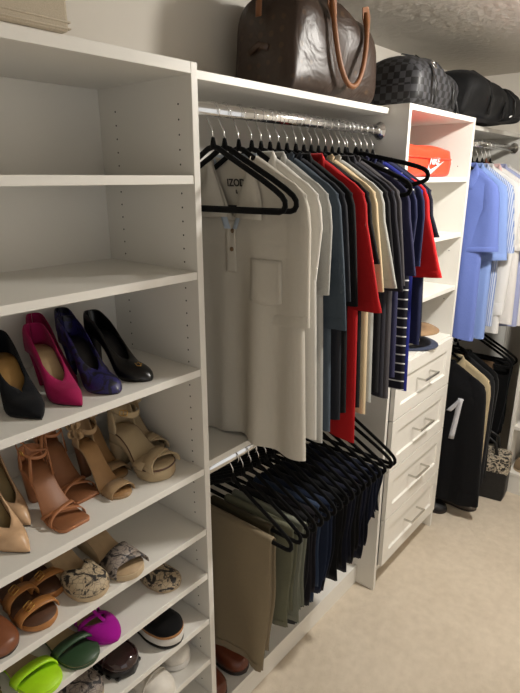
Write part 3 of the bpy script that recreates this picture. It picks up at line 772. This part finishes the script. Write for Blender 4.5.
def bowheel(label, px, rz, dx=0, dy=0):
    s = Shoe(.195, .033, 'round', .09, .006); r = shoething('bow_sandal', label, px, S5, rz, 'sandal', None, dx, dy)
    s.sole(.006).build('sole', BEIGE, r); s.insole(.93).build('insole', plain('honey_insole', (158, 120, 78), .5), r)
    s.heel(.80, .985, .85, .6, .7, -.008).build('heel', plain('stacked_heel', (104, 68, 44), .5), r)
    s.strap(.16, .17, .024, .040).build('toe_strap', BEIGE, r)
    s.counter(.74, .06).build('heel_counter', BEIGE, r, solid=.002, weld=.001)
    s.ankle(.066, .029, .038, .007).build('ankle_strap', BEIGE, r)
    mb = MB(); c = Vector((-.030, s.y(.70), s.z(.9)+.066))
    for k in range(4):
        a = k*PI/2+.5; P = []
        for i in range(12):
            b = 2*PI*i/12; rr = .016+.014*math.cos(b); P.append(c+Vector((-.008-.006*math.sin(b)*math.cos(k), rr*math.cos(a)+.007*math.sin(b)*math.sin(a), rr*math.sin(a)-.007*math.sin(b)*math.cos(a))))
        mb.sweep(P, .006, .0015, 6, True, (1, 0, 0))
    mb.build('bow', BEIGE, r)
    return r
bowheel('taupe high-heel sandal with a knotted bow at the ankle, toe at the shelf edge', (116, 497), .06)
bowheel('taupe high-heel bow sandal set back behind its twin', (116, 497), -.04, .046, .082)
SAND = fabric('sand_suede', (176, 156, 124), .03, .9); BRN = plain('brown_welt', (78, 50, 34), .5)
def platform(label, px, rz, dx=0, dy=0, W=.049):
    s = Shoe(.205 if W > .04 else .185, W, 'round', .062, .034); r = shoething('platform_sandal', label, px, S5, rz, 'sandal', None, dx, dy)
    mb = MB(); mb.loft([s.ringslab(t, 1.0, s.z(t)*.999+.0002, s.z(t)+.031, .15) for t in s.ts()]); mb.build('platform', SAND, r)
    mb = MB(); mb.loft([s.ringslab(t, 1.02, s.z(t)+.0305, s.z(t)+.0345, .2) for t in s.ts()]); mb.build('welt', BRN, r)
    s.insole(.95).build('insole', SAND, r)
    s.heel(.72, .985, .98, .92, 1, 0).build('heel', SAND, r)
    s.strap(.10, .30, .027, .036, .003).build('cross_strap', SAND, r); s.strap(.32, .12, .030, .036, .003).build('cross_strap', SAND, r)
    s.counter(.74, .06).build('heel_counter', SAND, r, solid=.003, weld=.001)
    s.ankle(.105, .034, .045, .009, .76).build('ankle_strap', SAND, r)
    buckle(r, (s.cx(.76)-.028, s.y(.76)-.030, s.z(.9)+.100), .007, .010, (0, -1.1, .5))
    return r
platform('sand suede platform sandal with crossed straps near the shelf edge', (158, 478), .10)
platform('sand suede platform sandal behind its twin at the side panel', (158, 478), -.06, .040, .085, .036)
# shelf six
BROWN = plain('brown_leather', (120, 70, 42), .4)
def flat_emblem(label, px, rz):
    s = Shoe(.235, .040, 'round', .004, .008); r = shoething('ballet_flat', label, px, S6, rz)
    s.sole(.008).build('sole', plain('dark_sole', (40, 34, 30), .5), r); s.insole().build('insole', TANIN, r)
    s.upper(.36, .034, .038, .05).build('upper', BROWN, r, weld=.0008, solid=.002)
    mb = MB()
    for a in (0, PI/2):
        for d in (-.006, .006): mb.sweep([(math.cos(a)*-.014-math.sin(a)*d, math.sin(a)*-.014+math.cos(a)*d, 0), (math.cos(a)*.014-math.sin(a)*d, math.sin(a)*.014+math.cos(a)*d, 0)], .0018, .0018, 6, ref=(0,0,1))
    mb.build('emblem', GOLD, r, loc=(s.cx(.25), s.y(.24), s.top(.24)+.038), rot=(.25, 0, 0))
flat_emblem('brown leather flat with a woven gold emblem', (-2, 655), .06)
CAMEL = plain('camel_leather', (168, 112, 58), .45)
def buckled(label, px, rz, dx=0, dy=0):
    s = Shoe(.235, .042, 'round', .004, .016); r = shoething('buckle_sandal', label, px, S6, rz, 'sandal', None, dx, dy)
    s.sole(.016, flat=True).build('sole', CAMEL, r); s.insole(.96).build('insole', plain('cocoa_insole', (84, 54, 34), .6), r)
    a = s.strap(.17, .19, .026, .030, .003).build('strap', CAMEL, r); b = s.strap(.44, .42, .036, .030, .003).build('strap', CAMEL, r)
    buckle(a, (s.cx(.16)-.016, s.y(.18), s.top(.16)+.030), .009, .011, (0, -.45, 0)); buckle(b, (s.cx(.41)-.014, s.y(.43), s.top(.41)+.040), .009, .011, (0, -.45, 0))
    return r
buckled('camel two-strap sandal with gold buckles at the shelf edge', (38, 627), .06)
buckled('camel two-strap buckle sandal standing behind its twin', (38, 627), .0, .060, .07)
SNK = snake('python_print', (176, 158, 130), (34, 30, 28), 75); SNKG = snake('python_grey', (140, 128, 118), (38, 34, 36), 75)
SOLE = plain('sand_sole', (186, 164, 132), .6)
def python_slide(label, px, shelf, rz, mat, dx=0, dy=0, cross=False):
    s = Shoe(.235, .045, 'round', .03, .016); r = shoething('snakeskin_sandal', label, px, shelf, rz, 'sandal', None, dx, dy)
    mb = MB(); mb.loft([s.ringslab(t, 1.0, 0.0, s.top(t), .12) for t in s.ts()]); mb.build('wedge_sole', SOLE, r)
    s.insole(.95).build('insole', plain('sand_insole', (178, 152, 118), .6), r)
    if cross: s.strap(.16, .26, .027, .055, .003).build('strap', mat, r); s.strap(.32, .19, .031, .055, .003).build('strap', mat, r)
    else: s.upper(.30, .006, .035, .006, t1=.45).build('vamp', mat, r, weld=.0008, solid=.002)
    s.counter(.70, .075).build('heel_counter', mat, r, solid=.003, weld=.001)
    return r
python_slide('snakeskin print sandal with wide closed vamp beside the camel sandals', (90, 597), S6, .05, SNK)
python_slide('snakeskin print sandal with crossed open-toe straps', (126, 577), S6, .03, SNKG, cross=True)
# shelf seven
def slide(label, px, rz, mat, inmat, ptoe=.30, dx=0, dy=0, closed=True):
    s = Shoe(.225, .043, 'round', .012, .008); r = shoething('slide_sandal', label, px, S7, rz, 'sandal', None, dx, dy)
    s.sole(.008).build('sole', mat, r); s.insole(.97).build('insole', inmat, r)
    MB().box(-.022, .022, s.y(.78), s.y(.97), 0, .0125).build('heel', mat, r, False, .002)
    if closed:
        mb = MB(); mb.loft([s.ringslab(t, .985, s.top(t)+.001, s.top(t)+.0045) for t in s.ts() if t < .34]); mb.build('toe_bed', mat, r)
    s.strap(.24, .36, .028, .026, .004).build('strap', mat, r)
    return r
IN7 = plain('fawn_insole', (160, 140, 104), .6)
slide('neon yellow-green slide sandal on the lower shelf', (44, 690), .18, plain('neon_green', (176, 228, 24), .5), IN7)
slide('dark green slide sandal beside the neon one', (82, 663), .14, plain('bottle_green', (46, 72, 46), .45), IN7)
slide('olive gold slide sandal beside the neon one', (-18, 716), .14, plain('olive_gold', (128, 112, 48), .4), IN7)
MAG = fabric('magenta_suede', (158, 14, 142), .03, .9)
def magenta(label, px, rz):
    s = Shoe(.22, .040, 'almond', .012, .008); r = shoething('strap_sandal', label, px, S7, rz, 'sandal')
    s.sole(.008).build('sole', MAG, r); s.insole(.95).build('insole', IN7, r)
    s.upper(.22, .012, .030, .01, t1=.46).build('toe_cap', MAG, r, weld=.0008, solid=.002)
    s.strap(.30, .42, .030, .013, .003).build('strap', MAG, r); s.strap(.46, .52, .040, .010, .003).build('strap', MAG, r)
    MB().sweep([(0, s.y(.2), s.top(.2)+.03), (-.002, s.y(.34), s.top(.3)+.042), (-.003, s.y(.5), s.top(.5)+.05)], .005, .0014, 6, ref=(1, 0, 0)).build('centre_strap', MAG, r)
    s.counter(.76, .05).build('heel_counter', MAG, r, solid=.002, weld=.001)
magenta('magenta suede strappy sandal beside the dark green slide', (106, 641), .12)
def python_flat(label, px, shelf, rz):
    s = Shoe(.225, .042, 'round', .006, .008); r = shoething('snakeskin_flat', label, px, shelf, rz)
    s.sole(.008).build('sole', SOLE, r); s.insole().build('insole', IN7, r)
    s.upper(.40, .028, .033, .042).build('upper', SNK, r, weld=.0008, solid=.002)
python_flat('snakeskin print flat alone near the side panel', (166, 588), S7, .16)
# shelf eight
def closed_shoe(name, label, px, shelf, rz, upmat, solemat, plat=.03, lug=False, layers=None, throat=.42, toeh=.05, side=.05, back=.065, W=.044, dx=0, dy=0, seam=False, L=.25, dz=0):
    s = Shoe(L, W, 'round', .0, plat); r = shoething(name, label, px, shelf, rz, 'shoe', None, dx, dy, dz)
    if layers:
        for (z0, z1, mt, k) in layers: 
            mb = MB(); mb.loft([s.ringslab(t, k, z0, z1, .2) for t in s.ts()]); mb.build('sole_layer', mt, r)
    else: s.sole(plat, 1.05, flat=True).build('sole', solemat, r)
    if lug:
        mb = MB()
        for k in range(9):
            t = .08+.10*k
            for sd in (-1, 1): c = s.cx(t)+sd*s.w(t)*1.03; mb.box(c-.004, c+.004, s.y(t)-.007, s.y(t)+.007, 0.0004, plat*.35)
        tag(mb.build('lugs', solemat, r, False, .001), kind='stuff')
    s.insole(.9).build('insole', BLKIN, r)
    s.upper(throat, side, toeh, back, q1=.75).build('upper', upmat, r, weld=.0008, solid=.0025)
    if seam: s.strap(.24, .24, toeh*1.02, .006, .002, k=1.04).build('toe_seam', upmat, r)
    return r
closed_shoe('lug_loafer', 'burgundy patent loafer with black lugged sole', (122, 673), S8, .14, plain('oxblood_patent', (42, 18, 20), .14, coat=.6), BLK, .026, True, seam=True, toeh=.042, side=.045)
closed_shoe('espadrille_slip_on', 'black slip-on shoe on a thick white and tan platform sole', (168, 643), S8, .16, fabric('black_canvas', (13, 12, 13), .03), WHITE1, .042, layers=((0.0003, .008, BLK, 1.04), (.008, .034, plain('white_rubber', (216, 212, 206), .5), 1.05), (.034, .0425, plain('jute_tan', (166, 118, 74), .8, nb=.5, ns=300), 1.06)), throat=.30, toeh=.034, side=.034, back=.05)
python_slide('snakeskin print sandal at the end of the shelf with the lugged loafer', (86, 703), S8, .12, SNKG)
# shelf nine
WL = plain('white_leather', (212, 206, 196), .45)
closed_shoe('white_sneaker', 'white leather sneaker near the shelf edge', (160, 702), S9, .16, WL, plain('white_rubber', (216, 212, 206), .5), .024, seam=True, throat=.36)
closed_shoe('white_sneaker', 'white leather sneaker pushed back beside its twin', (160, 702), S9, .10, WL, plain('white_rubber', (216, 212, 206), .5), .024, seam=True, throat=.36, dx=.104, dy=.055)
# boots in the hanging section
BOOT = plain('chestnut_leather', (96, 46, 26), .35)
closed_shoe('leather_boot', 'chestnut leather boot on the base board below the khaki chinos', (246, 672), .09, .04, BOOT, plain('boot_sole', (36, 26, 22), .6), .02, throat=.45, toeh=.062, side=.085, back=.12, L=.27)
closed_shoe('leather_boot', 'chestnut leather boot tight beside the shoe tower panel', (222, 700), .09, -.02, BOOT, plain('boot_sole', (36, 26, 22), .6), .02, throat=.45, toeh=.062, side=.085, back=.12, L=.27, dx=.006)

# ------------------------------------------------------------------ bags and boxes
def superring(cx, cy, cz, hy, hz, n=32, pt=2.6, pb=5.0):
    rg = []
    for k in range(n):
        a = 2*PI*k/n; c, s_ = math.cos(a), math.sin(a); p = pt if s_ > 0 else pb
        rg.append((cx, cy+hy*math.copysign(abs(c)**(2/p), c), cz+hz*math.copysign(abs(s_)**(2/p), s_)))
    return rg
def duffel(L, D, H, sag=.012, n=26, seed=2, endp=5, endlean=0.0, pt=2.6, slope=0.0):
    r = random.Random(seed); p = [r.uniform(0, 6) for _ in range(6)]; rings = []
    for i in range(n+1):
        q = -1+2*i/n; q = math.copysign(1-(1-abs(q))**1.8, q) if abs(q) > .0 else q
        k = max(0.0, 1-abs(q)**endp)**(1/endp)
        if abs(q) > .999: k = .25
        sgz = sag*(math.sin(q*5+p[0])*.6+math.sin(q*9+p[1])*.4)
        rg = superring(q*L/2, 0, H/2, D/2*(.80+.20*k), H/2*(.80+.20*k)-0, pt=pt)
        out = []
        for (x, y, z) in rg:
            z2 = H/2*(.80+.20*k); zz_ = (z-H/2)+z2           # keep bottom on the ground
            top = zz_/H
            d = sag*math.sin(top*5+x*14+p[2])*math.sin(x*11+p[3])
            out.append((x*(1-.13*max(0, zz_/H)**3), y*(1+.0)+math.copysign(1, y)*d*.8*(1 if abs(y) > .02 else 0), max(0.0, (zz_+(sgz*top))*(1-slope*(q+1)/2))))
        rings.append(out)
    # rounded end caps
    e0 = [((x-.012), y*.82, H*.42+(z-H*.42)*.82) for x, y, z in rings[0]]; e1 = [((x+.012), y*.82, H*.42+(z-H*.42)*.82) for x, y, z in rings[-1]]
    mb = MB(); mb.loft([e0]+rings+[e1]); return mb
MONO = speckled('dark_brown_canvas', (56, 42, 34), (84, 64, 44))
MONO.node_tree.nodes['Principled BSDF'].inputs['Roughness'].default_value = .4
VACH = plain('natural_leather', (126, 80, 46), .45)
bz = ZT-.011
bag = thing('travel_bag', 'large glossy dark brown travel bag with tan leather handles', 'bag', (1.535, -.198, bz+.0005), -.02)
duffel(.44, .255, .290, .013, seed=4, endp=5, pt=2.8, slope=.10).build('body', MONO, bag)
for sd in (-1, 1):
    P = [] 
    for k in range(21):
        a = PI*k/20; xx = .092*math.cos(a)+.012; dz_ = math.sin(a)
        if sd == -1: P.append((xx, -.132-.022*math.sin(a)**.5, .250-.215*dz_))
        else: P.append((xx, .02+.06*(1-dz_)*.5, .275-.0+.02*dz_ - .0))
    if sd == 1: P = [(.075*math.cos(PI*k/20)+.012, .06+.045*math.sin(PI*k/20), .276-.05*math.sin(PI*k/20)**2) for k in range(21)]
    MB().sweep(P, .008, .008, 10, ref=(0, 1, 0)).build('handle', VACH, bag)
for xx in (-.080, .104):
    pts = [(-.016, .0), (.016, .0), (.022, .028), (.014, .058), (0, .068), (-.014, .058), (-.022, .028)]
    mb = polyprism(pts, .004); o = mb.build('handle_tab', VACH, bag, False, .001, loc=(xx, -.126, .262), rot=(-.28+PI, 0, PI/2) if False else (0, 0, PI/2)); o.rotation_euler = (.30, PI, PI/2); o.location = (xx, -.131, .268)
MB().sweep([(-.17, 0, .286), (-.1, 0, .284), (0, 0, .277), (.1, 0, .270), (.17, 0, .260)], .006, .002, 6, ref=(0, 1, 0)).build('zipper', GOLD, bag)
mb = MB(); mb.sweep([(-.232, .0, .285), (-.236, .0, .25), (-.238, 0, .20)], .012, .0025, 8, ref=(0, 1, 0)); mb.build('end_tab', VACH, bag)
MB().sweep([(-.232, -.03, .12), (-.238, -.0, .13), (-.234, .04, .115)], .010, .003, 8, ref=(0, 0, 1)).build('end_tab', plain('dark_leather_tab', (66, 46, 34), .4), bag)
CHK = check('grey_check_canvas', (58, 58, 62), (16, 16, 18), .022)
BLKLEA = plain('black_grain_leather', (14, 14, 15), .45, nb=.1, ns=300)
bag2 = thing('check_duffel_bag', 'black and grey checked duffel bag on the drawer tower', 'bag', (2.085, -.285, ZT+.0005), .05)
duffel(.42, .25, .185, .014, seed=9, endp=3.2, slope=.18, pt=2.2).build('body', CHK, bag2)
MB().sweep([(-.15, -.02, .176), (-.08, -.03, .180), (.05, -.03, .168), (.14, -.02, .150)], .006, .002, 6, ref=(0,1,0)).build('zipper', BLKLEA, bag2)
for xx in (-.10, .09):
    MB().sweep([(xx, -.130, .01), (xx, -.134, .08), (xx, -.110, .135-.12*(xx+.1)), (xx, -.05, .176-.12*(xx+.1))], .011, .002, 8, ref=(1, 0, 0)).build('strap_band', BLKLEA, bag2)
P = [(.015*math.cos(2*PI*k/16), 0, .015*math.sin(2*PI*k/16)) for k in range(16)]
MB().sweep(P, .0022, .0022, 6, True, (0,1,0)).build('ring', CHROME, bag2, loc=(-.10, -.118, .140), rot=(-.5, 0, 0))
MB().sweep([(.200, -.118, .005), (.214, -.095, .07), (.205, -.03, .135), (.200, .03, .140)], .004, .003, 8, ref=(0,1,0)).build('piping', BLKLEA, bag2)
P = [(.02*math.cos(PI*k/10), -.004*math.sin(PI*k/10), -.016*math.sin(PI*k/10)) for k in range(11)]
MB().sweep([(.11+p[0], -.134+p[1], .014+p[2]) for p in P], .0016, .0016, 6).build('strap_loop', BLKLEA, bag2)
BLKNY = fabric('black_nylon', (11, 11, 12), .03, .7, 900, .02)
bag3 = thing('black_backpack', 'black nylon backpack lying across the tower top and corner shelf', 'bag', (2.605, -.30, ZT+.0005), .02)
duffel(.55, .28, .195, .022, seed=15, endp=2.8, slope=.22, pt=2.2).build('body', BLKNY, bag3)
for sg, xx in enumerate((-.13, .06, .19)):
    MB().sweep([(xx, -.146, .012), (xx+.01, -.155, .07), (xx+.02, -.128, .13-.1*xx), (xx+.02, -.06, .176-.1*xx), (xx+.02, .03, .179-.1*xx)], .016, .003, 8, ref=(1, 0, 0)).build('strap', BLKNY, bag3)
MB().sweep([(.20, -.09, .130), (.265, -.11, .140), (.305, -.105, .105), (.300, -.10, .055), (.235, -.10, .03)], .012, .004, 8, ref=(0, 1, 0)).build('grab_handle', BLKNY, bag3)
MB().sweep([(.11, -.163, .02), (.17, -.165, .035), (.235, -.150, .06)], .0015, .003, 6, ref=(0, 1, 0)).build('reflective_strip', plain('reflective', (220, 220, 220), .4), bag3)
o = duffel(.15, .20, .145, .012, seed=22, endp=2.6, slope=.15, pt=2.2).build('end_pocket', BLKNY, bag3, loc=(.205, -.075, .004))
MB().sweep([(.14, -.176, .02), (.14, -.172, .09), (.145, -.12, .142), (.15, -.04, .150)], .003, .003, 6, ref=(1, 0, 0)).build('pocket_zipper', BLKLEA, bag3)
# beige fabric bin on the shoe tower
BINM = fabric('beige_linen', (190, 178, 158), .1, .9, 500)
bn = thing('storage_bin', 'beige fabric storage bin on top of the shoe tower', 'bin', (.44, -.195, ZT+.0005), 0)
mb = MB()
mb.loft([[(sx*(.150+q*.0), sy*(.172), z) for sx, sy in ((-1,-1), (1,-1), (1,1), (-1,1))] for q, z in ((0, 0.0), (.2, .06), (.6, .16), (1, .24))])
mb.build('body', BINM, bn, False, .006)
for z in (.006, .016):
    MB().sweep([(sx*.1512, sy*.1732, z) for sx, sy in ((-1,-1), (0,-1), (1,-1), (1,0), (1,1), (0,1), (-1,1), (-1,0))], .0016, .0014, 6, True, (0, 0, 1)).build('seam', BINM, bn)
# orange packet in the top cubby
ORANGE = plain('orange_wrap', (232, 66, 34), .45, nb=.12, ns=20)
ob = thing('orange_parcel', 'orange NIKE parcel with white swoosh in the top cubby', 'parcel', (2.075, -.285, 1.7455), 0)
mb = MB(); rings = []
for i in range(23):
    q = -1+2*i/22; rg = []
    for k in range(36):
        a = 2*PI*k/36; c, s_ = math.cos(a), math.sin(a)
        y = .095*math.copysign(abs(c)**.3, c); z = .058+.058*math.copysign(abs(s_)**.3, s_)
        f_ = z/.116
        x = q*.222; z += f_*(.004*math.sin(q*4)-.006*q); y += .0025*math.sin(z*90+q*3)*(-1 if y < 0 else 1)
        x += .004*math.sin(z*60)*q
        rg.append((x, y, max(0, z)))
    rings.append(rg)
mb.loft(rings); ow = mb.build('wrapper', ORANGE, ob)
MB().sweep([(-.222, -.0975, .070), (-.1, -.0995, .072), (.05, -.0995, .069), (.221, -.0975, .067)], .002, .003, 6, ref=(0, 1, 0)).build('fold', ORANGE, ob)
# swoosh (outline in x,z) and lettering on the front face
sw_ = [(.002, .046), (-.008, .030), (-.012, .016), (-.006, .007), (.008, .006), (.034, .016), (.142, .060), (.052, .036), (.026, .029), (.012, .029), (.004, .035)]
mb = MB(); n = len(sw_); top = [(a, -.1005, b) for a, b in sw_]; bot = [(a, -.099, b) for a, b in sw_]
mb.add(top+bot, [tuple(range(n))]+[(i, (i+1) % n, n+(i+1) % n, n+i) for i in range(n)])
PW = plain('white_print', (240, 238, 232), .5)
mb.build('swoosh', PW, ob, False)
v, f = text_mesh('NIKE', .036, .25, .0012)
mb = MB(); mb.add([(a*1.12+.050, -.1005-c, b*.95+.047) for a, b, c in v], f); mb.build('lettering', PW, ob, False)
# caps on the lowest cubby
TANF = fabric('tan_felt', (150, 122, 92), .05)
def cap(loc, mat, label, rz=0, band=None):
    r = thing('felt_hat', label, 'hat', loc, rz)
    mb = MB(); rings = []
    for rr, z in ((.098, 0.0), (.100, .012), (.097, .028), (.086, .045), (.064, .058), (.03, .064), (.004, .065)):
        rings.append([(rr*math.cos(2*PI*k/28), rr*1.12*math.sin(2*PI*k/28), z) for k in range(28)])
    mb.loft(rings); mb.build('crown', mat, r)
    mb = MB(); rings = []
    for i in range(13):
        a = PI+PI*(.12+.76*i/12); rings.append([(q*math.cos(a), q*1.12*math.sin(a)-(.0 if q < .11 else .028*math.sin(PI*i/12)), z) for q, z in ((.094, .006), (.150, .002), (.150, .005), (.094, .010))])
    mb.loft(rings); mb.build('brim', mat, r)
    if band: MB().sweep([(.1005*math.cos(2*PI*k/28), .1005*1.12*math.sin(2*PI*k/28), .010) for k in range(28)], .006, .0012, 6, True, (0, 0, 1)).build('band', band, r)
    return r
cap((2.16, -.255, 1.0455), F('navy_stripe_knit', (60, 66, 84)), 'grey-blue knit hat under the tan felt hat', .1, F('white_cotton', (205, 200, 190)))
cap((2.165, -.258, 1.112), TANF, 'tan felt hat stacked on the grey-blue knit hat', -.1)

# ------------------------------------------------------------------ corner floor items
def floor_shoe(label, x, y, rz, mat, name='slipper'):
    s = Shoe(.25, .044, 'round', 0, .016); r = thing(name, label, 'shoe', (x, y, .0004), rz)
    s.sole(.016, 1.03, flat=True).build('sole', plain('boot_sole', (36, 26, 22), .6), r); s.insole().build('insole', BLKIN, r)
    s.upper(.42, .035, .045, .05).build('upper', mat, r, weld=.0008, solid=.002)
p = at(476, 510, 2, 0)
floor_shoe('grey slipper toe under the black sweatshirt', p.x, p.y, .1, plain('grey_slip', (84, 76, 70), .7))
floor_shoe('black slipper under the black sweatshirt beside the drawer tower', 2.60, -.43, .2, plain('black_slip', (20, 20, 22), .6))
tb = thing('patterned_tote', 'black tote bag with cream zebra pattern standing by the far shelf', 'bag', (2.93, -.50, .0005), .15)
mb = MB(); mb.loft([[(sx*a, sy*b, z) for sx, sy in ((-1,-1), (0,-1.06), (1,-1), (1.06,0), (1,1), (0,1.06), (-1,1), (-1.06,0))] for a, b, z in ((.06, .12, 0), (.064, .13, .05), (.06, .13, .17), (.05, .125, .27))])
mb.build('body', snake('black_cloth_pattern', (15, 15, 16), (24, 23, 24), 30), tb, False, .006)
mb = MB(); mb.loft([[(sx*a, sy*b, z) for sx, sy in ((-1,-1), (0,-1.06), (1,-1), (1.06,0), (1,1), (0,1.06), (-1,1), (-1.06,0))] for a, b, z in ((.0625, .1315, .17), (.0625, .1325, .20), (.055, .128, .272))])
mb.build('patterned_panel', snake('zebra_pattern', (190, 178, 158), (20, 18, 18), 40), tb, False, .004)
for sx in (-1, 1): MB().sweep([(sx*.05, -.07, .25), (sx*.045, -.05, .34), (sx*.04, 0, .37), (sx*.045, .05, .34), (sx*.05, .07, .25)], .003, .010, 8, ref=(1, 0, 0)).build('strap', BLKLEA, tb)
# shoes on the far shelf unit (toes towards the room, -x)
def far_shoe(label, y, z, mat):
    s = Shoe(.235, .042, 'round', .0, .014); r = thing('loafer', label, 'shoe', (3.05, y, z+.0004), -PI/2)
    s.sole(.014, 1.03, flat=True).build('sole', SOLE, r); s.insole().build('insole', TANIN, r)
    s.upper(.38, .04, .05, .06).build('upper', mat, r, weld=.0008, solid=.002)
far_shoe('taupe suede loafer on the bottom shelf of the far unit', -.665, .128, fabric('taupe_loafer', (118, 100, 78)))
far_shoe('black loafer on the second shelf of the far unit', -.665, .413, BLK)
